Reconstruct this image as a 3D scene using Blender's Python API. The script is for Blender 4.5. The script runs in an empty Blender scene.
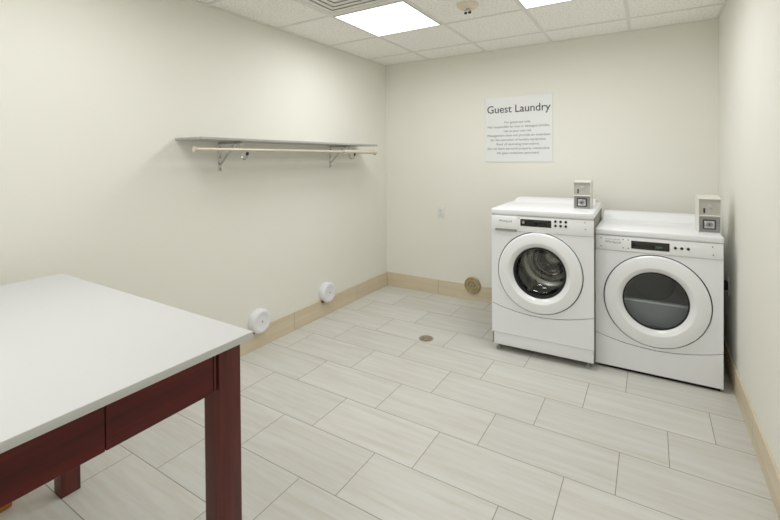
import bpy, bmesh, math, random
from mathutils import Matrix, Vector
random.seed(4)
PI = math.pi
SC = bpy.context.scene
COL = SC.collection

# ------------------------------------------------------------------ helpers
def lin(c):
    return c / 12.92 if c <= 0.04045 else ((c + 0.055) / 1.055) ** 2.4

def rgb(r, g, b):
    return (lin(r / 255), lin(g / 255), lin(b / 255), 1)

class MB:
    """collects shapes into one bmesh"""
    def __init__(self):
        self.bm = bmesh.new()

    def box(self, x0, x1, y0, y1, z0, z1, bev=0.0, seg=2, mat=None):
        t = bmesh.new()
        vs = [t.verts.new((x, y, z)) for x in (x0, x1) for y in (y0, y1) for z in (z0, z1)]
        for f in ((0, 1, 3, 2), (4, 6, 7, 5), (0, 4, 5, 1), (2, 3, 7, 6), (0, 2, 6, 4), (1, 5, 7, 3)):
            t.faces.new([vs[i] for i in f])
        if bev > 0:
            bmesh.ops.bevel(t, geom=t.edges[:], offset=bev, segments=seg, profile=0.5, affect='EDGES')
        self.merge(t, mat)
        return self

    def merge(self, t, M=None):
        if M is not None:
            bmesh.ops.transform(t, matrix=M, verts=t.verts[:])
        mp = {}
        for v in t.verts:
            mp[v] = self.bm.verts.new(v.co)
        for f in t.faces:
            try:
                self.bm.faces.new([mp[v] for v in f.verts])
            except ValueError:
                pass
        t.free()

    def lathe(self, prof, seg=64, M=None, close=False):
        """prof: list of (r, h); axis +Z, then transformed by M"""
        t = bmesh.new()
        rings = []
        for r, h in prof:
            if r < 1e-6:
                rings.append([t.verts.new((0, 0, h))])
            else:
                rings.append([t.verts.new((r * math.cos(2 * PI * k / seg), r * math.sin(2 * PI * k / seg), h)) for k in range(seg)])
        pairs = list(zip(rings[:-1], rings[1:]))
        if close:
            pairs.append((rings[-1], rings[0]))
        for a, b in pairs:
            for k in range(seg):
                k2 = (k + 1) % seg
                if len(a) == 1 and len(b) == 1:
                    continue
                if len(a) == 1:
                    t.faces.new([a[0], b[k2], b[k]])
                elif len(b) == 1:
                    t.faces.new([a[k], a[k2], b[0]])
                else:
                    t.faces.new([a[k], a[k2], b[k2], b[k]])
        self.merge(t, M)
        return self

    def tube(self, pts, r, seg=12, cap=True):
        pts = [Vector(p) for p in pts]
        t = bmesh.new()
        rings = []
        prev = None
        for i, p in enumerate(pts):
            d = (pts[min(i + 1, len(pts) - 1)] - pts[max(i - 1, 0)]).normalized()
            if prev is None:
                a = d.orthogonal().normalized()
            else:
                a = (prev - d * prev.dot(d)).normalized()
            prev = a
            b = d.cross(a)
            rr = r[i] if isinstance(r, (list, tuple)) else r
            rings.append([t.verts.new(p + (a * math.cos(2 * PI * k / seg) + b * math.sin(2 * PI * k / seg)) * rr) for k in range(seg)])
        for a, b in zip(rings[:-1], rings[1:]):
            for k in range(seg):
                t.faces.new([a[k], a[(k + 1) % seg], b[(k + 1) % seg], b[k]])
        if cap:
            t.faces.new(rings[0][::-1])
            t.faces.new(rings[-1])
        self.merge(t)
        return self

    def prism(self, poly, y0, y1, bev=0.0):
        """poly: (x, z) outline, extruded from y0 to y1"""
        t = bmesh.new()
        a = [t.verts.new((x, y0, z)) for x, z in poly]
        b = [t.verts.new((x, y1, z)) for x, z in poly]
        n = len(poly)
        t.faces.new(a)
        t.faces.new(b[::-1])
        for k in range(n):
            t.faces.new([a[k], b[k], b[(k + 1) % n], a[(k + 1) % n]])
        bmesh.ops.recalc_face_normals(t, faces=t.faces[:])
        if bev:
            es = [e for e in t.edges if abs(e.verts[0].co.y - e.verts[1].co.y) < 1e-6 and abs(e.verts[0].co.y - min(y0, y1)) < 1e-6]
            bmesh.ops.bevel(t, geom=es, offset=bev, segments=2, profile=0.5, affect='EDGES')
        self.merge(t)
        return self

    def build(self, name, mat, parent=None, smooth=35, loc=None):
        bmesh.ops.recalc_face_normals(self.bm, faces=self.bm.faces[:])
        me = bpy.data.meshes.new(name)
        self.bm.to_mesh(me)
        self.bm.free()
        for m in (mat if isinstance(mat, list) else [mat]):
            me.materials.append(m)
        if smooth:
            me.polygons.foreach_set('use_smooth', [True] * len(me.polygons))
            me.set_sharp_from_angle(angle=math.radians(smooth))
        o = bpy.data.objects.new(name, me)
        COL.objects.link(o)
        if parent is not None:
            o.parent = parent
        if loc is not None:
            o.location = loc
        return o

def tag(o, label, cat, group=None):
    o['label'] = label
    o['category'] = cat
    if group:
        o['group'] = group
    return o

def thing(name, label, cat, loc=(0, 0, 0), rz=0.0, group=None):
    o = bpy.data.objects.new(name, None)
    o.empty_display_size = 0.1
    COL.objects.link(o)
    o.location = loc
    o.rotation_euler = (0, 0, rz)
    return tag(o, label, cat, group)

def struct(o):
    o['kind'] = 'structure'
    return o

def copy_tree(o, parent=None):
    c = o.copy()
    COL.objects.link(c)
    if parent is not None:
        c.parent = parent
    for ch in list(o.children):
        copy_tree(ch, c)
    return c

def text_mesh(name, body, size, mat, parent, loc, rot=(PI / 2, 0, 0), align='CENTER', ext=0.0004, width=None, spacing=1.0, bold=0.0):
    cu = bpy.data.curves.new(name + '_curve', 'FONT')
    cu.body = body
    cu.size = size
    cu.align_x = align
    cu.extrude = ext
    cu.offset = bold
    cu.space_line = spacing
    cu.resolution_u = 6
    t = bpy.data.objects.new(name + '_curve', cu)
    COL.objects.link(t)
    bpy.context.view_layer.update()
    dg = bpy.context.evaluated_depsgraph_get()
    me = bpy.data.meshes.new_from_object(t.evaluated_get(dg))
    bpy.data.objects.remove(t)
    bpy.data.curves.remove(cu)
    me.name = name
    if width:
        xs = [v.co.x for v in me.vertices]
        k = width / (max(xs) - min(xs))
        for v in me.vertices:
            v.co.x *= k
    me.materials.clear()
    me.materials.append(mat)
    o = bpy.data.objects.new(name, me)
    COL.objects.link(o)
    o.parent = parent
    o.location = loc
    o.rotation_euler = rot
    return o

# ------------------------------------------------------------------ materials
def new_mat(name):
    m = bpy.data.materials.new(name)
    m.use_nodes = True
    nt = m.node_tree
    b = nt.nodes['Principled BSDF']
    return m, nt, b

def N(nt, typ, **kw):
    n = nt.nodes.new(typ)
    for k, v in kw.items():
        setattr(n, k, v)
    return n

def math_n(nt, op, a, b=None, c=None):
    n = nt.nodes.new('ShaderNodeMath')
    n.operation = op
    for i, v in enumerate((a, b, c)):
        if v is None:
            continue
        if isinstance(v, (int, float)):
            n.inputs[i].default_value = v
        else:
            nt.links.new(v, n.inputs[i])
    return n.outputs[0]

def mix_col(nt, fac, a, b):
    n = nt.nodes.new('ShaderNodeMix')
    n.data_type = 'RGBA'
    for i, v in ((0, fac), (6, a), (7, b)):
        if isinstance(v, (int, float, tuple)):
            n.inputs[i].default_value = v
        else:
            nt.links.new(v, n.inputs[i])
    return n.outputs[2]

def plain(name, col, rough=0.5, metal=0.0, var=0.03, scale=6.0, bump=0.0, bscale=200.0, coat=0.0, spec=0.5):
    """plain paint / metal / plastic with a faint procedural unevenness"""
    m, nt, b = new_mat(name)
    tc = N(nt, 'ShaderNodeTexCoord')
    no = N(nt, 'ShaderNodeTexNoise')
    no.inputs['Scale'].default_value = scale
    no.inputs['Detail'].default_value = 4
    nt.links.new(tc.outputs['Object'], no.inputs['Vector'])
    lo = tuple(c * (1 - var) for c in col[:3]) + (1,)
    hi = tuple(min(1, c * (1 + var)) for c in col[:3]) + (1,)
    nt.links.new(mix_col(nt, no.outputs['Fac'], lo, hi), b.inputs['Base Color'])
    b.inputs['Roughness'].default_value = rough
    b.inputs['Metallic'].default_value = metal
    b.inputs['Coat Weight'].default_value = coat
    b.inputs['Specular IOR Level'].default_value = spec
    if bump:
        n2 = N(nt, 'ShaderNodeTexNoise')
        n2.inputs['Scale'].default_value = bscale
        n2.inputs['Detail'].default_value = 2
        nt.links.new(tc.outputs['Object'], n2.inputs['Vector'])
        bp = N(nt, 'ShaderNodeBump')
        bp.inputs['Strength'].default_value = bump
        bp.inputs['Distance'].default_value = 0.002
        nt.links.new(n2.outputs['Fac'], bp.inputs['Height'])
        nt.links.new(bp.outputs['Normal'], b.inputs['Normal'])
    return m

def floor_material():
    m, nt, b = new_mat('floor_tile')
    TW, TH, X0, Y0, ST = 0.6025, 0.2965, 0.7886, -1.3955, 0.2006
    g = N(nt, 'ShaderNodeNewGeometry')
    sp = N(nt, 'ShaderNodeSeparateXYZ')
    nt.links.new(g.outputs['Position'], sp.inputs[0])
    x, y = sp.outputs[0], sp.outputs[1]
    v = math_n(nt, 'DIVIDE', math_n(nt, 'SUBTRACT', Y0, y), TH)
    row = math_n(nt, 'FLOOR', v)
    fv = math_n(nt, 'FRACT', v)
    xs = math_n(nt, 'ADD', math_n(nt, 'SUBTRACT', x, X0), math_n(nt, 'MULTIPLY', row, ST))
    u = math_n(nt, 'DIVIDE', xs, TW)
    cl = math_n(nt, 'FLOOR', u)
    fu = math_n(nt, 'FRACT', u)
    du = math_n(nt, 'MULTIPLY', math_n(nt, 'MINIMUM', fu, math_n(nt, 'SUBTRACT', 1.0, fu)), TW)
    dv = math_n(nt, 'MULTIPLY', math_n(nt, 'MINIMUM', fv, math_n(nt, 'SUBTRACT', 1.0, fv)), TH)
    d = math_n(nt, 'MINIMUM', du, dv)
    mr = N(nt, 'ShaderNodeMapRange')
    mr.inputs['From Min'].default_value = 0.0012
    mr.inputs['From Max'].default_value = 0.0024
    nt.links.new(d, mr.inputs['Value'])
    tile = mr.outputs['Result']                       # 0 grout, 1 tile
    cid = N(nt, 'ShaderNodeCombineXYZ')
    nt.links.new(row, cid.inputs[0]); nt.links.new(cl, cid.inputs[1])
    wn = N(nt, 'ShaderNodeTexWhiteNoise')
    nt.links.new(cid.outputs[0], wn.inputs['Vector'])
    # streaky veins running along each tile, different per tile
    vc = N(nt, 'ShaderNodeCombineXYZ')
    nt.links.new(math_n(nt, 'MULTIPLY', x, 1.3), vc.inputs[0])
    nt.links.new(math_n(nt, 'MULTIPLY', y, 17.0), vc.inputs[1])
    nt.links.new(math_n(nt, 'MULTIPLY', wn.outputs['Value'], 40.0), vc.inputs[2])
    n1 = N(nt, 'ShaderNodeTexNoise')
    n1.inputs['Scale'].default_value = 1.6
    n1.inputs['Detail'].default_value = 5
    n1.inputs['Roughness'].default_value = 0.6
    n1.inputs['Distortion'].default_value = 0.35
    nt.links.new(vc.outputs[0], n1.inputs['Vector'])
    vc2 = N(nt, 'ShaderNodeCombineXYZ')
    nt.links.new(math_n(nt, 'MULTIPLY', x, 4.0), vc2.inputs[0])
    nt.links.new(math_n(nt, 'MULTIPLY', y, 120.0), vc2.inputs[1])
    nt.links.new(math_n(nt, 'MULTIPLY', wn.outputs['Value'], 17.0), vc2.inputs[2])
    n2 = N(nt, 'ShaderNodeTexNoise')
    n2.inputs['Scale'].default_value = 1.0
    n2.inputs['Detail'].default_value = 3
    nt.links.new(vc2.outputs[0], n2.inputs['Vector'])
    cr = N(nt, 'ShaderNodeValToRGB')
    e = cr.color_ramp.elements
    e[0].position, e[0].color = 0.30, FLOOR_DARK
    e[1].position, e[1].color = 0.62, FLOOR_LIGHT
    nt.links.new(math_n(nt, 'ADD', math_n(nt, 'MULTIPLY', n1.outputs['Fac'], 0.85), math_n(nt, 'MULTIPLY', n2.outputs['Fac'], 0.15)), cr.inputs['Fac'])
    hs = N(nt, 'ShaderNodeHueSaturation')
    nt.links.new(cr.outputs['Color'], hs.inputs['Color'])
    nt.links.new(math_n(nt, 'ADD', 0.965, math_n(nt, 'MULTIPLY', wn.outputs['Value'], 0.07)), hs.inputs['Value'])
    nt.links.new(mix_col(nt, tile, FLOOR_GROUT, hs.outputs['Color']), b.inputs['Base Color'])
    nt.links.new(math_n(nt, 'SUBTRACT', 0.85, math_n(nt, 'MULTIPLY', tile, 0.43)), b.inputs['Roughness'])
    b.inputs['Specular IOR Level'].default_value = 0.35
    bp = N(nt, 'ShaderNodeBump')
    bp.inputs['Strength'].default_value = 0.5
    bp.inputs['Distance'].default_value = 0.0015
    nt.links.new(math_n(nt, 'ADD', tile, math_n(nt, 'MULTIPLY', n2.outputs['Fac'], 0.06)), bp.inputs['Height'])
    nt.links.new(bp.outputs['Normal'], b.inputs['Normal'])
    return m

def wood_material(name, dark, light, rough, axis, scale=1.0, sheen=0.5):
    """streaky grain along the given axis"""
    m, nt, b = new_mat(name)
    tc = N(nt, 'ShaderNodeTexCoord')
    mp = N(nt, 'ShaderNodeMapping')
    s = [26.0 * scale] * 3
    s[axis] = 1.6 * scale
    mp.inputs['Scale'].default_value = s
    nt.links.new(tc.outputs['Object'], mp.inputs['Vector'])
    no = N(nt, 'ShaderNodeTexNoise')
    no.inputs['Scale'].default_value = 1.0
    no.inputs['Detail'].default_value = 6
    no.inputs['Roughness'].default_value = 0.6
    no.inputs['Distortion'].default_value = 0.4
    nt.links.new(mp.outputs['Vector'], no.inputs['Vector'])
    cr = N(nt, 'ShaderNodeValToRGB')
    e = cr.color_ramp.elements
    e[0].position, e[0].color = 0.28, dark
    e[1].position, e[1].color = 0.72, light
    nt.links.new(no.outputs['Fac'], cr.inputs['Fac'])
    nt.links.new(cr.outputs['Color'], b.inputs['Base Color'])
    b.inputs['Roughness'].default_value = rough
    b.inputs['Specular IOR Level'].default_value = sheen
    bp = N(nt, 'ShaderNodeBump')
    bp.inputs['Strength'].default_value = 0.12
    bp.inputs['Distance'].default_value = 0.001
    nt.links.new(no.outputs['Fac'], bp.inputs['Height'])
    nt.links.new(bp.outputs['Normal'], b.inputs['Normal'])
    return m

def ceiling_material():
    m, nt, b = new_mat('acoustic_tile')
    g = N(nt, 'ShaderNodeNewGeometry')
    n1 = N(nt, 'ShaderNodeTexNoise')
    n1.inputs['Scale'].default_value = 75
    n1.inputs['Detail'].default_value = 3
    nt.links.new(g.outputs['Position'], n1.inputs['Vector'])
    vo = N(nt, 'ShaderNodeTexVoronoi')
    vo.inputs['Scale'].default_value = 120
    nt.links.new(g.outputs['Position'], vo.inputs['Vector'])
    cr = N(nt, 'ShaderNodeValToRGB')
    e = cr.color_ramp.elements
    e[0].position, e[0].color = 0.36, CEIL_DARK
    e[1].position, e[1].color = 0.52, CEIL_LIGHT
    nt.links.new(n1.outputs['Fac'], cr.inputs['Fac'])
    nt.links.new(cr.outputs['Color'], b.inputs['Base Color'])
    b.inputs['Roughness'].default_value = 0.95
    b.inputs['Specular IOR Level'].default_value = 0.1
    bp = N(nt, 'ShaderNodeBump')
    bp.inputs['Strength'].default_value = 0.5
    bp.inputs['Distance'].default_value = 0.002
    nt.links.new(n1.outputs['Fac'], bp.inputs['Height'])
    nt.links.new(bp.outputs['Normal'], b.inputs['Normal'])
    return m

def emit_material(name, col, strength):
    m, nt, b = new_mat(name)
    b.inputs['Base Color'].default_value = (0.8, 0.8, 0.8, 1)
    b.inputs['Emission Color'].default_value = col
    b.inputs['Emission Strength'].default_value = strength
    return m

def glass_material(name, tint, refl=1.0):
    """clear pane: lets the inside show, mirrors the room by Fresnel"""
    m, nt, b = new_mat(name)
    out = nt.nodes['Material Output']
    nt.nodes.remove(b)
    tr = N(nt, 'ShaderNodeBsdfTransparent')
    tr.inputs['Color'].default_value = tint
    gl = N(nt, 'ShaderNodeBsdfGlossy')
    gl.inputs['Roughness'].default_value = 0.03
    gl.inputs['Color'].default_value = (refl, refl, refl, 1)
    ge = N(nt, 'ShaderNodeNewGeometry')
    dt = N(nt, 'ShaderNodeVectorMath', operation='DOT_PRODUCT')
    nt.links.new(ge.outputs['Incoming'], dt.inputs[0])
    nt.links.new(ge.outputs['Normal'], dt.inputs[1])
    cosv = math_n(nt, 'ABSOLUTE', dt.outputs['Value'])
    sch = math_n(nt, 'ADD', 0.06, math_n(nt, 'MULTIPLY', 0.6, math_n(nt, 'POWER', math_n(nt, 'SUBTRACT', 1.0, cosv), 4.0)))
    mx = N(nt, 'ShaderNodeMixShader')
    nt.links.new(sch, mx.inputs[0])
    nt.links.new(tr.outputs[0], mx.inputs[1])
    nt.links.new(gl.outputs[0], mx.inputs[2])
    nt.links.new(mx.outputs[0], out.inputs['Surface'])
    return m

FLOOR_DARK, FLOOR_LIGHT, FLOOR_GROUT = rgb(199, 196, 188), rgb(211, 211, 208), rgb(150, 145, 135)
CEIL_DARK, CEIL_LIGHT = rgb(228, 225, 220), rgb(247, 245, 241)
M = {}
M['floor'] = floor_material()
M['ceiling'] = ceiling_material()
M['grid'] = plain('ceiling_grid_white', rgb(226, 224, 219), 0.5)
M['wall'] = plain('cream_wall_paint', rgb(234, 232.5, 225.5), 0.7, bump=0.12, bscale=260, var=0.012, scale=2, spec=0.3)
M['base_x'] = wood_material('tan_baseboard_tile_x', rgb(204, 189, 163), rgb(221, 208, 185), 0.45, 0, 0.8)
M['base_y'] = wood_material('tan_baseboard_tile_y', rgb(204, 189, 163), rgb(221, 208, 185), 0.45, 1, 0.8)
M['grout'] = plain('baseboard_grout', rgb(132, 120, 98), 0.9)
M['light'] = emit_material('light_diffuser', (0.985, 1.0, 0.985, 1), 1.6)
M['frame'] = plain('fixture_frame', rgb(205, 205, 200), 0.4)
M['vent'] = plain('vent_white', rgb(226, 225, 220), 0.45)
M['ventdark'] = plain('vent_throat', rgb(206, 204, 198), 0.8)
M['white'] = plain('appliance_enamel', rgb(239, 241, 246), 0.28, var=0.01, coat=0.15)
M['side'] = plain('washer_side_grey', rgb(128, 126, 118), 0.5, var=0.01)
M['panelw'] = plain('control_panel_white', rgb(244, 246, 250), 0.32, var=0.01)
M['doorw'] = plain('door_ring_white', rgb(242, 244, 248), 0.25, var=0.01, coat=0.3)
M['gap'] = plain('seam_dark', rgb(22, 22, 23), 0.9)
M['rubber'] = plain('black_rubber', rgb(34, 35, 36), 0.5)
M['black'] = plain('black_display_glass', rgb(20, 21, 23), 0.12, coat=0.5)
M['digits'] = plain('display_digits', rgb(96, 132, 128), 0.5)
M['button'] = plain('black_button', rgb(26, 27, 29), 0.4)
M['greyplastic'] = plain('grey_plastic', rgb(150, 150, 150), 0.45)
M['logo'] = plain('logo_grey', rgb(138, 140, 148), 0.4)
M['screw'] = plain('screw_steel', rgb(150, 150, 150), 0.35, metal=0.8)
M['steel'] = plain('drum_steel', rgb(176, 178, 176), 0.22, metal=1.0, scale=14, var=0.08)
M['drumdark'] = plain('dryer_drum_grey', rgb(158, 163, 168), 0.4, metal=0.0)
M['reflect_line'] = plain('dryer_reflection_line', rgb(225, 228, 230), 0.35)  # pale tone of the room mirrored in the dryer glass
M['glassW'] = glass_material('washer_door_glass', (0.78, 0.79, 0.77, 1), 0.8)
M['glassD'] = glass_material('dryer_door_glass', (0.80, 0.82, 0.84, 1))
M['coin'] = plain('coin_box_paint', rgb(222, 222, 214), 0.4)
M['coinplate'] = plain('coin_slot_plate', rgb(190, 188, 182), 0.35, metal=0.2, scale=40, var=0.08)
M['lockplate'] = plain('lock_plate_steel', rgb(160, 161, 164), 0.3, metal=0.75, scale=30, var=0.2)
M['lock'] = plain('lock_chrome', rgb(205, 206, 208), 0.18, metal=0.9)
M['lockdark'] = plain('lock_recess', rgb(66, 67, 70), 0.5)
M['tabletop'] = plain('tabletop_white', rgb(206, 207, 208), 0.6, var=0.008, scale=3, spec=0.25)
M['mahog_z'] = wood_material('mahogany_upright', rgb(68, 25, 23), rgb(112, 50, 45), 0.38, 2, 1.0, 0.4)
M['mahog_y'] = wood_material('mahogany_lengthwise', rgb(56, 14, 12), rgb(98, 30, 27), 0.38, 1, 1.0, 0.3)
M['mahog_x'] = wood_material('mahogany_crosswise', rgb(58, 20, 18), rgb(94, 38, 34), 0.36, 0)
M['mahogdark'] = plain('mahogany_groove', rgb(34, 15, 15), 0.6)
M['shelf'] = plain('shelf_melamine', rgb(172, 172, 170), 0.45, var=0.01)
M['chrome'] = plain('bracket_chrome', rgb(190, 190, 186), 0.25, metal=0.9)
M['rod'] = plain('rod_cream', rgb(208, 200, 184), 0.3, metal=0.15)
M['hole'] = plain('dark_hole', rgb(38, 36, 34), 0.7)
M['sign'] = plain('sign_panel', rgb(233, 235, 237), 0.25, var=0.005)
M['ink'] = plain('sign_ink', rgb(70, 70, 74), 0.6)
M['inkfine'] = plain('sign_ink_fine', rgb(122, 122, 128), 0.6)
M['plate'] = plain('wall_plate_white', rgb(226, 227, 226), 0.35)
M['cap'] = plain('wall_cap_white', rgb(232, 233, 238), 0.4)
M['brass'] = plain('aged_brass', rgb(176, 160, 126), 0.45, metal=0.3, scale=25, var=0.2)
M['nickel'] = plain('drain_nickel', rgb(172, 162, 142), 0.4, metal=0.4, scale=40, var=0.3)
M['beige'] = plain('sprinkler_escutcheon', rgb(228, 216, 200), 0.5)
M['yellow'] = plain('yellow_plastic', rgb(222, 160, 20), 0.45)
M['orange'] = plain('orange_brown', rgb(176, 110, 40), 0.5)
M['outletblack'] = plain('black_plug', rgb(18, 18, 18), 0.5)

# ------------------------------------------------------------------ setting
W, H, YF = 2.9604, 2.4394, -5.0
struct(MB().box(-0.1, W + 0.1, YF - 0.1, 0.1, -0.1, 0).build('floor', M['floor'], smooth=0))
struct(MB().box(-0.1, W + 0.1, YF - 0.1, 0.1, H, H + 0.1).build('ceiling', M['ceiling'], smooth=0))
struct(MB().box(-0.1, W + 0.1, 0, 0.1, 0, H).build('wall_back', M['wall'], smooth=0))
struct(MB().box(-0.1, 0, YF, 0, 0, H).build('wall_left', M['wall'], smooth=0))
struct(MB().box(W, W + 0.1, YF, 0, 0, H).build('wall_right', M['wall'], smooth=0))
struct(MB().box(-0.1, W + 0.1, YF - 0.1, YF, 0, H).build('wall_front', M['wall'], smooth=0))

BH, BT = 0.150, 0.011
def baseboard(name, axis, joints, flip, fixed):
    b = MB()
    for a, c in zip(joints[:-1], joints[1:]):
        lo, hi = a + 0.0012, c - 0.0012
        if axis == 'x':
            y0, y1 = (fixed - BT, fixed) if flip else (fixed, fixed + BT)
            b.box(lo, hi, y0, y1, 0.0, BH, 0.0012, 1)
        else:
            x0, x1 = (fixed - BT, fixed) if flip else (fixed, fixed + BT)
            b.box(x0, x1, lo, hi, 0.0, BH, 0.0012, 1)
    o = struct(b.build(name, M['base_x'] if axis == 'x' else M['base_y'], smooth=0))
    g = MB()
    a, c = joints[0], joints[-1]
    if axis == 'x':
        y0, y1 = (fixed - BT * 0.75, fixed) if flip else (fixed, fixed + BT * 0.75)
        g.box(a, c, y0, y1, 0, BH - 0.002)
    else:
        x0, x1 = (fixed - BT * 0.75, fixed) if flip else (fixed, fixed + BT * 0.75)
        g.box(x0, x1, a, c, 0, BH - 0.002)
    g.build('joint_grout', M['grout'], o, smooth=0)
    return o
baseboard('baseboard_back', 'x', [BT, 0.64, 1.24, 1.84, 2.44, W - BT], True, 0.0)
baseboard('baseboard_left', 'y', [YF + BT, -4.43, -3.83, -3.23, -2.63, -2.03, -1.43, -0.81, -0.573, 0.0], False, 0.0)
baseboard('baseboard_right', 'y', [YF + BT, -4.3, -3.7, -3.1, -2.5, -1.9, -1.3, -0.7, 0.0], True, W)
baseboard('baseboard_front', 'x', [BT, 0.6, 1.2, 1.8, 2.4, W - BT], False, YF)

# suspended ceiling grid: tees and wall angle
GX0, GY0, G = 0.5505, -0.3631, 0.61
gx = [GX0 + G * i for i in range(4)]
gy = [GY0 - G * j for j in range(8)]
t = MB()
ZB = H - 0.005
for x in gx:
    t.box(x - 0.012, x + 0.012, YF + 0.001, -0.001, ZB, H - 0.0002, 0.001, 1)
for y in gy:
    t.box(0.001, W - 0.001, y - 0.012, y + 0.012, ZB + 0.0006, H - 0.0002, 0.001, 1)
t.box(0.0, 0.02, YF, 0, ZB - 0.001, H - 0.0002)
t.box(W - 0.02, W, YF, 0, ZB - 0.001, H - 0.0002)
t.box(0.0, W, -0.02, 0, ZB - 0.0012, H - 0.0002)
t.box(0.0, W, YF, YF + 0.02, ZB - 0.0012, H - 0.0002)
struct(t.build('trim_1', M['grid'], smooth=0))

# ------------------------------------------------------------------ ceiling fittings
def ceiling_light(ix, jy, label, source=None, power=1.0):
    cx, cy = GX0 + G * (ix + 0.5), GY0 - G * (jy + 0.5)
    if source is None:
        o = thing('ceiling_light', label, 'light', (cx, cy, H), 0, 'flat ceiling panel lights')
        f = MB()
        a, b = 0.2925, 0.2845
        for x0, x1, y0, y1 in ((-a, a, -a, -b), (-a, a, b, a), (-a, -b, -b, b), (b, a, -b, b)):
            f.box(x0, x1, y0, y1, -0.009, -0.0003, 0.001, 1)
        f.build('frame', M['frame'], o, smooth=0)
        MB().box(-b, b, -b, b, -0.0055, -0.0005).build('diffuser', M['light'], o, smooth=0)
    else:
        o = copy_tree(source)
        o.location = (cx, cy, H)
        o['label'] = label
    # the tubes behind the lens: light leaves the prismatic panel mostly downwards
    la = bpy.data.lights.new('panel_lamp', 'AREA')
    la.shape = 'SQUARE'
    la.size = 0.566
    la.energy = LAMP * power
    la.spread = math.radians(SPREAD)
    la.color = (0.985, 1.0, 0.985)
    lo = bpy.data.objects.new('panel_lamp', la)
    COL.objects.link(lo)
    lo.location = (cx, cy, H - 0.0085)
    return o
LAMP, SPREAD = 10.1, 174
L1 = ceiling_light(0, 1, 'square white ceiling panel light beside the air vent, nearer the left wall')
ceiling_light(2, 1, 'square white ceiling panel light above the washer, cut by the top of the picture', L1)
ceiling_light(0, 4, 'added unseen ceiling panel light over the far end of the white topped table', L1, 0.72)  # unseen panel, added to brighten the left wall and tabletop
ceiling_light(1, 6, 'added unseen ceiling panel light behind the camera, nearer the right wall', L1, 1.15)  # unseen fill panel, added because walls and machine fronts were too dark

av = thing('air_vent', 'square stepped white ceiling air vent next to the left panel light', 'vent',
           (GX0 + G * 0.5, GY0 - G * 2.5, H))
def sq_ring(b, r_out, r_in, z_out, z_in, th=0.002):
    """sloping square louvre ring"""
    tb = bmesh.new()
    def q(r, z):
        return [tb.verts.new((sx * r, sy * r, z)) for sx, sy in ((-1, -1), (1, -1), (1, 1), (-1, 1))]
    A, B, C_, D = q(r_out, z_out), q(r_in, z_in), q(r_in, z_in + th), q(r_out, z_out + th)
    for P, Q in ((A, B), (B, C_), (C_, D), (D, A)):
        for k in range(4):
            tb.faces.new([P[k], P[(k + 1) % 4], Q[(k + 1) % 4], Q[k]])
    b.merge(tb)
b = MB(); sq_ring(b, 0.288, 0.262, -0.006, -0.007, 0.0055); b.build('frame', M['vent'], av, smooth=0)
MB().box(-0.262, 0.262, -0.262, 0.262, -0.0022, -0.0004).build('throat', M['ventdark'], av, smooth=0)
for ro, ri, zo, zi in ((0.264, 0.212, -0.007, -0.016), (0.214, 0.160, -0.009, -0.018), (0.162, 0.106, -0.011, -0.020), (0.108, 0.052, -0.013, -0.022)):
    b = MB(); sq_ring(b, ro, ri, zo + 0.004, zi + 0.004); b.build('louvre', M['vent'], av, smooth=0)
MB().box(-0.05, 0.05, -0.05, 0.05, -0.020, -0.002, 0.003, 2).build('centre_plate', M['vent'], av)

sp = thing('sprinkler_head', 'small beige sprinkler with dark tip in the middle of a ceiling tile', 'sprinkler', (1.470, -1.262, H))
MB().lathe([(0, -0.0004), (0.074, -0.0004), (0.074, -0.005), (0.067, -0.016), (0.045, -0.03), (0.036, -0.033), (0.032, -0.028), (0, -0.028)], 44).build('escutcheon', M['beige'], sp)
s = MB()
s.lathe([(0, -0.027), (0.011, -0.027), (0.011, -0.034), (0, -0.034)], 20)
for k in (-1, 1):
    s.tube([(k * 0.007, 0, -0.032), (k * 0.017, 0, -0.038), (k * 0.019, 0, -0.046), (k * 0.012, 0, -0.053)], 0.0034, 8)
s.build('frame_arms', M['chrome'], sp)
for k in (-1, 1):
    MB().lathe([(0, -0.050), (0.0105, -0.050), (0.0115, -0.054), (0.009, -0.060), (0, -0.060)], 20, Matrix.Translation((k * 0.014, 0, 0))).build('deflector', M['rubber'], sp)

# ------------------------------------------------------------------ washer and dryer
def arc_poly(w, zend, sag, n=24, x0=0.0):
    """bottom seam: sagging curve from (x0) to (w)"""
    out = []
    for k in range(n + 1):
        s_ = k / n
        out.append((x0 + (w - x0) * s_, zend - sag * (1 - (2 * s_ - 1) ** 2)))
    return out

def ray_hit(poly, c, ang):
    dx, dz = math.cos(ang), math.sin(ang)
    best = None
    for (x0, z0), (x1, z1) in zip(poly, poly[1:] + poly[:1]):
        ex, ez = x1 - x0, z1 - z0
        den = dx * ez - dz * ex
        if abs(den) < 1e-12:
            continue
        tt = ((x0 - c[0]) * ez - (z0 - c[1]) * ex) / den
        ss = ((x0 - c[0]) * dz - (z0 - c[1]) * dx) / den
        if tt > 0 and -1e-9 <= ss <= 1 + 1e-9 and (best is None or tt < best):
            best = tt
    return (c[0] + dx * best, c[1] + dz * best)

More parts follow.
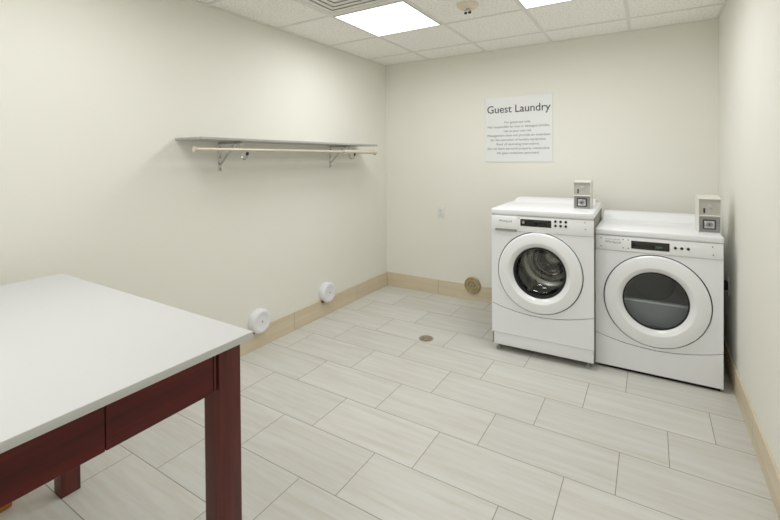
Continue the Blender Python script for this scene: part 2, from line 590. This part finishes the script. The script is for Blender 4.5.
def holed_panel(poly, c, R, y0, y1):
    """flat panel with outline poly and a round hole, star shaped about c"""
    angs = [2 * PI * k / 120 for k in range(120)]
    for x, z in poly:
        angs.append(math.atan2(z - c[1], x - c[0]) % (2 * PI))
    angs = sorted(set(round(a, 6) for a in angs))
    b = MB()
    t = bmesh.new()
    L = []
    for a in angs:
        ox, oz = ray_hit(poly, c, a)
        ix, iz = c[0] + R * math.cos(a), c[1] + R * math.sin(a)
        L.append([t.verts.new((ox, y0, oz)), t.verts.new((ix, y0, iz)), t.verts.new((ix, y1, iz)), t.verts.new((ox, y1, oz))])
    n = len(L)
    for k in range(n):
        A, B = L[k], L[(k + 1) % n]
        for i in range(4):
            j = (i + 1) % 4
            t.faces.new([A[i], A[j], B[j], B[i]])
    b.merge(t)
    return b

FRONT = Matrix.Rotation(PI / 2, 4, 'X')        # lathe axis +Z -> -Y (towards the room)
def at_front(x, z, y=0.0):
    return Matrix.Translation((x, y, z)) @ FRONT

def machine(kind, loc, rz, w, d, P):
    wash = kind == 'washing_machine'
    o = thing(kind, P['label'], P['cat'], loc, rz)
    zt, zlb, zpb, zc, sag, zk, zb = P['top'], P['lidb'], P['panelb'], P['curve'], P['sag'], P['kick'], P['bottom']
    cx, cz = P['door']
    R = P['R']
    # cabinet shell: sides, back, bottom (open to the front for the drum)
    b = MB()
    b.box(0, 0.012, 0.012, d, zb, zlb, 0.003)
    b.box(w - 0.012, w, 0.012, d, zb, zlb, 0.003)
    b.box(0.012, w - 0.012, d - 0.012, d, zb, zlb)
    b.box(0.012, w - 0.012, 0.02, d - 0.012, zb, zb + 0.012)
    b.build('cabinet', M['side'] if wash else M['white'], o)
    # lid with rounded front edge
    MB().box(-0.002, w + 0.002, -0.012, d, zlb, zt, 0.010, 3).build('lid', M['white'], o)
    # raised console at the back of the lid
    c = MB()
    hh = P['console']
    cd_ = -0.05 if wash else 0.0
    c.prism([(cd_, 0), (0.19, 0), (0.19, hh - 0.006), (0.182, hh), (0.075, hh), (0.05 + cd_ * 0.6, hh - 0.006)], 0.035 if wash else 0.012, w - (0.035 if wash else 0.012))
    co = c.build('rear_console', M['white'], o)
    for v in co.data.vertices:       # prism runs along y: turn it to run along x at the back
        x, y, z = v.co
        v.co = (y, d - 0.195 + x, zt - 0.001 + z)
    # control panel
    MB().box(0.0, w, -0.007, 0.03, zpb + 0.0015, zlb - 0.002, 0.005, 2).build('control_panel', M['panelw'], o)
    # step under the control panel + front panel with round door opening
    step = zpb - 0.022
    curve = arc_poly(w, zc, sag)
    up = [(x, z + 0.0022) for x, z in curve]
    poly = up + [(w, step), (w, step)][:1] + [(0, step)]
    holed_panel(poly, (cx, cz), R + 0.0062, -0.002, 0.014).build('front_panel', M['white'], o, smooth=0) if zpb - 0.022 > cz + R + 0.004 else \
        holed_panel(up + [(w, zpb), (0, zpb)], (cx, cz), R + 0.0062, -0.002, 0.014).build('front_panel', M['white'], o, smooth=0)
    if zpb - 0.022 > cz + R + 0.004:
        MB().box(0, w, -0.0045, 0.014, step + 0.001, zpb - 0.0005, 0.002, 1).build('trim_strip', M['white'], o)
    # seam backing (dark gap around door and between the panels)
    g = MB()
    g.lathe([(R - 0.05, 0), (R + 0.02, 0), (R + 0.02, -0.004), (R - 0.05, -0.004)], 72, at_front(cx, cz, 0.016), close=True)
    g.box(0.012, w - 0.012, 0.015, 0.02, zk - 0.02, cz - R - 0.004)
    g.box(0.012, w - 0.012, 0.016, 0.02, zpb - 0.035, zpb + 0.012)
    g.build('seam_backing', M['gap'], o)
    # lower panel
    lo = [(0, zk + 0.002), (w, zk + 0.002)] + [(x, z - 0.0026) for x, z in reversed(curve)]
    MB().prism(lo, -0.004, 0.014, 0.0).build('lower_panel', M['white'], o, smooth=0)
    if wash:
        MB().box(0.012, w - 0.002, 0.003, 0.03, zb - 0.002, zk - 0.0022, 0.004, 2).build('kick_plate', M['white'], o)
    # feet
    for fx, fy in ((0.04, 0.05), (w - 0.04, 0.05), (0.04, d - 0.05), (w - 0.04, d - 0.05)):
        f = MB()
        f.lathe([(0, 0), (0.02, 0), (0.022, 0.006), (0.016, 0.012), (0.008, 0.014), (0.008, zb + 0.004), (0, zb + 0.004)], 20)
        f.build('foot', M['greyplastic'], o, loc=(fx, fy, 0))
    # ---------------- door
    ri, rg = P['ri'], P['rg']
    prof = [(R, -0.012), (R, 0.004), (R - 0.0015, 0.010), (R - 0.006, 0.0145), (R - 0.016, 0.0175), (R - 0.045, 0.021),
            (ri + 0.012, 0.0235), (ri + 0.004, 0.0232), (ri, 0.021), (rg + 0.012, 0.006), (rg + 0.002, -0.006), (rg, -0.010), (rg, -0.016), (R - 0.02, -0.016)]
    dr = MB().lathe(prof, 96, at_front(cx, cz), close=True).build('door', M['doorw'], o, smooth=24)
    MB().lathe([(rg + 0.001, -0.006), (rg - 0.012, -0.008), (rg - 0.016, -0.016), (rg - 0.016, -0.03), (rg + 0.001, -0.03)] if wash else [(rg + 0.001, -0.006), (rg - 0.006, -0.006), (rg - 0.008, -0.014), (rg + 0.001, -0.014)], 96, at_front(cx, cz), close=True).build('door_seal', M['rubber'], dr)
    if wash:
        gp = [((rg - 0.013) * math.cos(a_ * PI / 24), -0.012 - 0.085 * math.sin(a_ * PI / 24)) for a_ in range(12)] + [(0, -0.097)]
        MB().lathe(gp, 80, at_front(cx, cz)).build('glass_bowl', M['glassW'], dr, smooth=80)
        k = MB().lathe([(rg + 0.05, -0.024), (rg + 0.004, -0.026), (rg - 0.006, -0.034), (rg - 0.002, -0.052), (rg + 0.03, -0.056), (rg + 0.03, -0.07), (rg + 0.06, -0.07)], 72, at_front(cx, cz))
        k.build('door_gasket', M['rubber'], o)
    else:
        MB().lathe([(rg - 0.002, -0.0105), (rg - 0.02, -0.0095), (0, -0.0085)], 80, at_front(cx, cz)).build('door_glass', M['glassD'], dr, smooth=80)
    # ---------------- drum
    DR = 0.235
    dd = 0.46
    dm = MB()
    prof = [(DR - 0.012, -0.07), (DR, -0.078)]
    for k in range(1, 10):
        h = -0.078 - (dd - 0.1) * k / 9
        prof += [(DR - (0.004 if k % 2 else 0), h)]
    prof += [(DR - 0.03, -dd), (0.13, -dd - 0.004), (0.12, -dd + 0.01), (0.05, -dd + 0.02), (0, -dd + 0.022)]
    dm.lathe(prof, 72, at_front(cx, cz))
    drum = dm.build('drum', M['steel'] if wash else M['drumdark'], o, smooth=40)
    if wash:
        for k in range(3):
            a = PI / 2 + 0.5 + k * 2 * PI / 3
            p = MB()
            t = bmesh.new()
            ring = []
            for y, hgt, hw in ((0.09, 0.02, 0.026), (0.13, 0.055, 0.034), (0.36, 0.055, 0.034), (0.42, 0.02, 0.026)):
                pts = []
                for u_, r_ in ((-hw, DR), (-hw * 0.4, DR - hgt), (0, DR - hgt * 1.1), (hw * 0.4, DR - hgt), (hw, DR)):
                    ca, sa = math.cos(a), math.sin(a)
                    pts.append(t.verts.new((cx + ca * r_ - sa * u_, y, cz + sa * r_ + ca * u_)))
                ring.append(pts)
            for A, B in zip(ring[:-1], ring[1:]):
                for i in range(4):
                    t.faces.new([A[i], A[i + 1], B[i + 1], B[i]])
            t.faces.new(ring[0]); t.faces.new(ring[-1][::-1])
            p.merge(t)
            p.build('drum_paddle', M['steel'], drum)
        # ribbed hub on the drum back
        h = MB()
        h.lathe([(0.055, 0.0), (0.055, 0.018), (0.04, 0.024), (0, 0.026)], 36, at_front(cx + 0.055, cz + 0.075, dd - 0.012))
        h.build('drum_hub', M['greyplastic'], drum)
        for k in range(2):
            pts = []
            for q in range(25):
                a = 2 * PI * q / 24
                r0 = (0.105, 0.165)[k]
                pts.append((cx + r0 * math.cos(a), dd - 0.02 - 0.012 * k, cz + r0 * math.sin(a)))
            h = MB().tube(pts, 0.006, 8, cap=False)
            h.build('drum_ring', M['steel'], drum)
    else:
        MB().box(cx - 0.205, cx + 0.205, 0.095, 0.13, cz - 0.045, cz - 0.032, 0.004).build('reflection_bar', M['reflect_line'], drum)  # pale bar shaped as the reflected line across the door glass
        q = MB().prism([(cx - 0.2, cz - 0.045), (cx + 0.2, cz - 0.045), (cx + 0.14, cz - 0.19), (cx - 0.14, cz - 0.19)], 0.1, 0.12)
        q.build('reflection_slab', M['drumdark'], drum, smooth=0)  # slab stands in for the floor reflected in the lower glass
    # ---------------- controls
    x0, x1, z0, z1 = P['display']
    dp = MB().box(x0, x1, -0.0095, -0.004, z0, z1, 0.002, 2).build('display', M['black'], o)
    if not wash:
        text_mesh('display_digits', '30M', 0.022, M['digits'], dp, (x0 + (x1 - x0) * 0.72, -0.0099, z0 + 0.014), ext=0.0002)
    else:
        MB().box(x0 + 0.012, x0 + 0.03, -0.0101, -0.009, z0 + 0.016, z1 - 0.014, 0.0004, 1).build('display_icon', M['greyplastic'], dp)
        MB().box(x1 - 0.085, x1 - 0.03, -0.0101, -0.009, z0 + 0.02, z0 + 0.03, 0.0004, 1).build('display_icon', M['gap'], dp)
    for bx, bz in P['buttons']:
        MB().lathe([(0, 0), (0.0085, 0), (0.0085, 0.004), (0.007, 0.0055), (0, 0.0058)], 20, at_front(bx, bz, -0.006)).build('button', M['button'], o)
    for sx, sz in P['screws']:
        MB().lathe([(0, 0), (0.0042, 0), (0.0036, 0.0018), (0, 0.0024)], 14, at_front(sx, sz, -0.0065)).build('screw', M['screw'], o)
    lx, lz = P['logo']
    if wash:
        ax, bx_, az, bz_ = P['drawer']
        dw = MB().box(ax, bx_, -0.0155, -0.004, az + 0.012, bz_, 0.004, 2).build('detergent_drawer', M['panelw'], o)
        MB().box(ax + 0.004, bx_ - 0.004, -0.0135, -0.002, az - 0.004, az + 0.0125, 0.002, 2).build('drawer_handle', M['greyplastic'], dw)
        text_mesh('brand_lettering', 'Whirlpool', 0.0225, M['logo'], dw, (lx, -0.0158, lz))
    else:
        text_mesh('brand_lettering', 'Whirlpool', 0.0225, M['logo'], o, (lx, -0.0074, lz))
        text_mesh('model_lettering', 'Commercial Laundry', 0.010, M['logo'], o, (lx, -0.0074, lz + 0.022))
    # ---------------- coin box
    kx0, kx1, ky, kh = P['coin']
    kd = 0.19
    cb = MB()
    prof = [(0, 0), (kd, 0), (kd, kh + P['hood'] * 0.4)]
    prof += [(kd - 0.03 * 1 - 0.02 * math.cos(a) if False else kd * (1 - q / 8.0) * 0.82, kh + P['hood'] * (1 - (q / 8.0) ** 3)) for q, a in [(q, 0) for q in range(0, 9)]]
    cb.prism(prof, 0, kx1 - kx0, 0.0)
    cbo = cb.build('coin_box', M['coin'], o, smooth=30)
    for v in cbo.data.vertices:
        x, y, z = v.co
        v.co = (kx0 + y, ky + x, zt - 0.002 + z)
    kw = kx1 - kx0
    zc0 = zt - 0.002 - (0.004 if wash else 0)
    # raised front frame around two recessed plates
    fr = MB()
    e = 0.0035
    zm = zc0 + kh * 0.515
    for X0, X1, Z0, Z1 in ((kx0, kx0 + e, zc0, zc0 + kh), (kx1 - e, kx1, zc0, zc0 + kh), (kx0 + e, kx1 - e, zc0, zc0 + e + 0.006),
                           (kx0 + e, kx1 - e, zm - 0.004, zm + 0.004), (kx0 + e, kx1 - e, zc0 + kh - e, zc0 + kh)):
        fr.box(X0, X1, ky - 0.012, ky + 0.001, Z0, Z1, 0.0015, 1)
    fr.build('coin_box_frame', M['coin'], cbo)
    MB().box(kx0 + e, kx1 - e, ky - 0.002, ky, zm + 0.004, zc0 + kh - e).build('slot_plate', M['coinplate'], cbo, smooth=0)
    MB().box(kx0 + 0.024, kx0 + 0.034, ky - 0.005, ky - 0.0015, zm + 0.016, zm + 0.046, 0.0015).build('coin_slot', M['lockdark'], cbo)
    MB().lathe([(0.013, 0), (0.013, 0.004), (0.009, 0.006), (0, 0.006)], 20, at_front((kx0 + kx1) / 2 + 0.004, zm + 0.055, ky - 0.0015)).build('reject_button', M['coinplate'], cbo)
    MB().box(kx0 + e, kx1 - e, ky - 0.002, ky, zc0 + e + 0.006, zm - 0.004).build('lock_plate', M['lockplate'], cbo, smooth=0)
    lcx, lcz = (kx0 + kx1) / 2 - 0.002, (zc0 + e + 0.006 + zm - 0.004) / 2
    MB().box(lcx - 0.033, lcx + 0.033, ky - 0.006, ky - 0.0015, lcz - 0.030, lcz + 0.030, 0.004).build('lock_surround', M['lockdark'], cbo)
    MB().box(lcx - 0.026, lcx + 0.026, ky - 0.010, ky - 0.005, lcz - 0.023, lcz + 0.023, 0.003).build('lock_body', M['lock'], cbo)
    MB().lathe([(0.0165, 0), (0.0165, 0.004), (0.013, 0.005), (0.012, 0.002), (0, 0.002)], 24, at_front(lcx + 0.001, lcz, ky - 0.0095)).build('lock_cylinder', M['lockplate'], cbo)
    MB().box(lcx - 0.003, lcx + 0.003, ky - 0.0135, ky - 0.011, lcz - 0.006, lcz + 0.006).build('keyhole', M['lockdark'], cbo)
    return o

machine('washing_machine', (1.5232, -0.946, 0), math.radians(1.6), 0.681, 0.76, dict(
    label='white front load washing machine with glass porthole showing steel drum, left of the dryer', cat='washer',
    top=1.042, lidb=0.997, panelb=0.884, curve=0.352, sag=0.055, kick=0.137, bottom=0.050, door=(0.333, 0.603), R=0.281, ri=0.207, rg=0.178, console=0.027,
    display=(0.209, 0.418, 0.926, 0.976), buttons=[(x, z) for x in (0.445, 0.478, 0.511) for z in (0.972, 0.943)],
    screws=[(0.63, 0.977), (0.632, 0.933), (0.2, 0.98)], logo=(0.105, 0.948), drawer=(0.026, 0.187, 0.886, 0.99),
    coin=(0.536, 0.648, 0.205, 0.197), hood=0.003))
machine('clothes_dryer', (2.2036, -0.824, 0), math.radians(0.7), 0.690, 0.70, dict(
    label='white front load dryer with dark grey porthole, in the corner by the right wall', cat='dryer',
    top=0.932, lidb=0.890, panelb=0.790, curve=0.232, sag=0.055, kick=0.020, bottom=0.022, door=(0.344, 0.489), R=0.290, ri=0.211, rg=0.182, console=0.050,
    display=(0.211, 0.421, 0.814, 0.866), buttons=[(x, 0.841) for x in (0.451, 0.484, 0.517)],
    screws=[(0.035, 0.87), (0.035, 0.815), (0.165, 0.868), (0.165, 0.814), (0.195, 0.868), (0.195, 0.814), (0.637, 0.866), (0.64, 0.818)],
    logo=(0.105, 0.84), drawer=None, coin=(0.576, 0.689, 0.085, 0.217), hood=0.013))

# ------------------------------------------------------------------ table
TX0, TX1, TY0, TY1, TZ = 0.240, 1.514, -3.86, -3.092, 0.90
tb = thing('work_table', 'white topped table with dark red mahogany legs and aprons at the left', 'table', ((TX0 + TX1) / 2, (TY0 + TY1) / 2, 0))
ox, oy = tb.location.x, tb.location.y
def TBX(x0, x1, y0, y1, z0, z1, bev, name, mat, seg=2, parent=None):
    return MB().box(x0 - ox, x1 - ox, y0 - oy, y1 - oy, z0, z1, bev, seg).build(name, mat, parent or tb)
TBX(TX0, TX1, TY0, TY1, TZ - 0.022, TZ, 0.003, 'tabletop', M['tabletop'])
LX = (0.350, 0.420, 1.432, 1.502)
LY = (-3.83, -3.76, -3.20, -3.130)
LY2 = (-3.83, -3.76, -3.175, -3.105)      # the left legs stand a little nearer the back edge
for a in (0, 2):
    for c in (0, 2):
        ly = LY2 if a == 0 else LY
        TBX(LX[a], LX[a + 1], ly[c], ly[c + 1], 0, TZ - 0.022, 0.0025, 'leg', M['mahog_z'])
AZ0, AZ1 = 0.770, TZ - 0.022
# long right-hand apron: two boards with a joint, and beading where it meets the legs
ap = MB()
for y0, y1 in ((LY[1] + 0.016, -3.481), (-3.479, LY[2] - 0.016)):
    ap.box(1.474 - ox, 1.498 - ox, y0 - oy, y1 - oy, AZ0, AZ1, 0.0012, 1)
apo = ap.build('apron', M['mahog_y'], tb)
for y0 in (LY[1], LY[2] - 0.016):
    TBX(1.470, 1.490, y0, y0 + 0.016, AZ0, AZ1, 0.0008, 'corner_groove', M['mahogdark'], 1, apo)
    TBX(1.476, 1.496, y0 + 0.004, y0 + 0.0115, AZ0, AZ1, 0.0015, 'corner_bead', M['mahog_z'], 1, apo)
TBX(1.470, 1.492, -3.50, -3.46, AZ0 + 0.001, AZ1, 0, 'joint_backing', M['mahogdark'], 1, apo)
TBX(0.354, 0.378, LY[1], LY[2], AZ0, AZ1, 0.0012, 'apron', M['mahog_y'])
TBX(LX[1], LX[2], LY[3] - 0.028, LY[3] - 0.004, AZ0, AZ1, 0.0012, 'apron', M['mahog_x'])
TBX(LX[1], LX[2], LY[0] + 0.004, LY[0] + 0.028, AZ0, AZ1, 0.0012, 'apron', M['mahog_x'])

# something yellow on the floor under the table, only its edge in view
yb = thing('storage_box', 'yellow topped orange brown box on the floor under the red legged table', 'box', (0.203, -3.395, 0), 0.15)
MB().box(-0.10, 0.10, -0.09, 0.09, 0.0, 0.032, 0.006, 2).build('body', M['orange'], yb)
MB().box(-0.104, 0.104, -0.094, 0.094, 0.0315, 0.066, 0.006, 2).build('lid', M['yellow'], yb)

# ------------------------------------------------------------------ shelf with brackets, hanging rod
SY0, SY1, SZ = -2.416, -0.545, 1.531
sh = thing('wall_shelf', 'long white shelf on two chrome brackets on the left wall', 'shelf', (0, (SY0 + SY1) / 2, SZ))
sy = sh.location.y
MB().box(0.0, 0.252, SY0 - sy, SY1 - sy, 0.0, 0.015, 0.002, 1).build('shelf_board', M['shelf'], sh)
RX, RZ = 0.247, 1.472
def bracket(y):
    b = MB()
    b.box(0.0, 0.004, -0.013, 0.013, -0.200, -0.001, 0.001, 1)                     # wall strap
    b.box(0.0, 0.235, -0.010, 0.010, -0.0045, -0.0005, 0.001, 1)                  # arm under the board
    b.box(0.0, 0.235, -0.0015, 0.0015, -0.016, -0.004)
    b.tube([(0.004, 0, -0.152), (0.02, 0, -0.146), (0.17, 0, -0.014)], 0.0065, 8)   # diagonal brace
    o = b.build('bracket', M['chrome'], sh, loc=(0, y - sy, 0))
    # rod hook: comes down behind the rod, passes under and turns up in front
    pts = [(RX - 0.030, 0, -0.012), (RX - 0.028, 0, RZ - SZ + 0.012), (RX - 0.0225, 0, RZ - SZ - 0.02)]
    for k in range(9):
        a = PI + PI * k / 8 * 0.9
        pts.append((RX + 0.005 + 0.027 * math.cos(a), 0, RZ - SZ - 0.036 + 0.027 * math.sin(a)))
    pts.append((RX + 0.038, 0, RZ - SZ - 0.012))
    MB().tube(pts, 0.0045, 10).build('rod_hook', M['chrome'], o)
    MB().tube([(RX + 0.031, 0, RZ - SZ - 0.034), (RX + 0.038, 0, RZ - SZ - 0.014)], 0.009, 10).build('hook_tip', M['hole'], o)
    for z in (-0.035, -0.105, -0.185):
        MB().lathe([(0, 0), (0.0055, 0), (0.004, 0.0025), (0, 0.003)], 12, Matrix.Translation((0.0035, 0, z)) @ Matrix.Rotation(PI / 2, 4, 'Y')).build('screw', M['lockdark'], o)
bracket(-2.104)
bracket(-0.952)
rd = thing('hanging_rod', 'cream metal hanging rod held in hooks below the white wall shelf', 'rod', (RX - 0.002, -1.49, RZ))
MB().tube([(0, -0.945, 0), (0, 0.77, 0)], 0.0105, 16).build('tube', M['rod'], rd)
MB().tube([(0, 0.42, 0), (0, 0.895, 0)], 0.018, 16).build('sleeve', M['rod'], rd)
e1 = MB().tube([(0, -0.962, 0), (0, -0.959, 0), (0, -0.95, 0), (0, -0.925, 0)], [0.018, 0.018, 0.0115, 0.0108], 20)
e1.build('end_cap', M['rod'], rd)
e2 = MB().tube([(0, 0.88, 0), (0, 0.896, 0), (0, 0.905, 0), (0, 0.912, 0)], [0.0182, 0.021, 0.028, 0.028], 20)
e2.build('end_cap', M['rod'], rd)

# ------------------------------------------------------------------ sign
sg = thing('wall_sign', 'white square wall sign headed Guest Laundry above the washer', 'sign', (1.463, 0, 1.678))
MB().box(-0.308, 0.308, -0.007, 0.0, -0.308, 0.308, 0.0012, 1).build('panel', M['sign'], sg)
text_mesh('title_lettering', 'Guest Laundry', 0.100, M['ink'], sg, (-0.002, -0.0075, 0.158), width=0.585, bold=0.0006)
lines = [('For guest use only.', 0.235), ('Not responsible for lost or damaged articles.', 0.552), ('Use at your own risk.', 0.25), ('Management does not provide an attendant', 0.558),
         ('for the operation of laundry equipment.', 0.495), ('Read all operating instructions.', 0.385), ('Do not leave personal property unattended.', 0.552), ('No glass containers permitted.', 0.375)]
for k, (s_, w_) in enumerate(lines):
    text_mesh('notice_lettering', s_, 0.030, M['inkfine'], sg, (-0.002, -0.0075, 0.056 - k * 0.0412), width=w_ * 1.04)

# ------------------------------------------------------------------ wall plate, caps, cleanout, drain, plug
wp = thing('wall_plate', 'small white outlet plate on the back wall left of the washer', 'outlet', (0.668, 0, 0.852))
MB().box(-0.037, 0.037, -0.006, 0, -0.06, 0.06, 0.003, 2).build('cover', M['plate'], wp)
for z in (-0.021, 0.021):
    r = MB().box(-0.0165, 0.0165, -0.008, -0.004, z - 0.014, z + 0.014, 0.004, 2).build('receptacle', M['plate'], wp)
    for x in (-0.006, 0.006):
        MB().box(x - 0.001, x + 0.001, -0.0084, -0.0075, z - 0.004, z + 0.005).build('slot', M['gap'], r, smooth=0)

EAST = Matrix.Rotation(PI / 2, 4, 'Y')          # lathe axis +Z -> +X (off the left wall)
wc = thing('pipe_cover', 'round white wall cap just behind the table corner, nearer of the two', 'cap', (0, -1.800, 0.207), 0, 'round white caps low on the left wall')
MB().lathe([(0, 0), (0.084, 0), (0.0875, 0.006), (0.0875, 0.042), (0.084, 0.053), (0.076, 0.059), (0.062, 0.060), (0.054, 0.0555), (0.03, 0.0545), (0, 0.0545)], 56, EAST).build('cover', M['cap'], wc)
MB().lathe([(0, 0.054), (0.006, 0.054), (0.006, 0.0565), (0, 0.057)], 14, EAST).build('centre_screw', M['greyplastic'], wc)
MB().box(0.011, 0.03, -0.07, -0.05, -0.079, -0.070, 0.002).build('clip', M['hole'], wc)
wc2 = copy_tree(wc)
wc2.location = (0, -1.036, 0.211)
wc2['label'] = 'round white wall cap on the left wall below the shelf, farther of the two'

cl = thing('cleanout_cover', 'round brass pipe cover on the back baseboard left of the washer', 'cover', (1.014, -0.0112, 0.152))
MB().lathe([(0, -0.0112), (0.078, -0.0112), (0.082, 0.004), (0.082, 0.012), (0.074, 0.018), (0.070, 0.012), (0.055, 0.010), (0.050, 0.016), (0.042, 0.017), (0.038, 0.010), (0, 0.009)], 48, FRONT).build('rim', M['brass'], cl)
MB().lathe([(0.026, 0.008), (0.024, 0.018), (0.014, 0.020), (0.011, 0.013), (0, 0.012)], 32, FRONT).build('plug', M['nickel'], cl)

fd = thing('floor_drain', 'round metal floor drain set in the pale tiles', 'drain', (1.018, -1.027, 0))
MB().lathe([(0, 0.0002), (0.058, 0.0002), (0.0575, 0.003), (0.05, 0.0042), (0.046, 0.0022), (0, 0.0022)], 48).build('rim', M['nickel'], fd)
g = MB()
for rr in (0.014, 0.026, 0.038):
    g.lathe([(rr - 0.0035, 0.002), (rr - 0.003, 0.0042), (rr + 0.003, 0.0042), (rr + 0.0035, 0.002)], 40)
for k in range(4):
    a = PI * k / 4
    g.tube([(0.045 * math.cos(a), 0.045 * math.sin(a), 0.003), (-0.045 * math.cos(a), -0.045 * math.sin(a), 0.003)], 0.0016, 6)
g.build('grate', M['nickel'], fd)
MB().lathe([(0, 0.0024), (0.045, 0.0024)], 40).build('well', M['hole'], fd)

pg = thing('power_plug', 'black power plug on the right wall beside the dryer', 'plug', (W, -0.48, 0.565))
MB().box(-0.006, 0, -0.036, 0.036, -0.058, 0.058, 0.002, 2).build('cover_plate', M['plate'], pg)
MB().box(-0.046, -0.005, -0.022, 0.022, -0.03, 0.03, 0.006, 2).build('plug_body', M['outletblack'], pg)
MB().tube([(-0.034, 0, -0.02), (-0.036, 0.005, -0.06), (-0.034, 0.03, -0.16), (-0.032, 0.10, -0.33), (-0.03, 0.2, -0.45)], 0.006, 10).build('cord', M['outletblack'], pg)

# ------------------------------------------------------------------ camera
F, CX, CY, YAW, PIT, ROL = 419.205, 398.6481, 163.2251, -0.541, -0.0109, -0.0072
c, s = math.cos(YAW), math.sin(YAW)
fw, rt, up = Vector((s, c, 0)), Vector((c, -s, 0)), Vector((0, 0, 1))
fw2 = fw * math.cos(PIT) + up * math.sin(PIT)
up2 = up * math.cos(PIT) - fw * math.sin(PIT)
r = rt * math.cos(ROL) + up2 * math.sin(ROL)
u = up2 * math.cos(ROL) - rt * math.sin(ROL)
cam = bpy.data.cameras.new('camera')
cam.sensor_fit = 'HORIZONTAL'
cam.sensor_width = 36
cam.lens = F * 36 / 780
cam.shift_x = (390 - CX) / 780
cam.shift_y = (CY - 260) / 780
cam.clip_start = 0.02
co = bpy.data.objects.new('camera', cam)
COL.objects.link(co)
co.matrix_world = Matrix(((r.x, u.x, -fw2.x, 2.5226), (r.y, u.y, -fw2.y, -3.9294), (r.z, u.z, -fw2.z, 1.4079), (0, 0, 0, 1)))
SC.camera = co

w = bpy.data.worlds.new('world')
SC.world = w
w.use_nodes = True
w.node_tree.nodes['Background'].inputs[0].default_value = (0.9, 0.92, 0.95, 1)
w.node_tree.nodes['Background'].inputs[1].default_value = 0.0
SC.view_settings.view_transform = 'Standard'
SC.view_settings.look = 'None'
SC.view_settings.gamma = 1.0
SC.view_settings.use_curve_mapping = False
SC.view_settings.exposure = -0.07
SC.cycles.max_bounces = 10
SC.cycles.diffuse_bounces = 8
SC.cycles.glossy_bounces = 6
SC.cycles.transparent_max_bounces = 16
SC.cycles.sample_clamp_indirect = 6.0
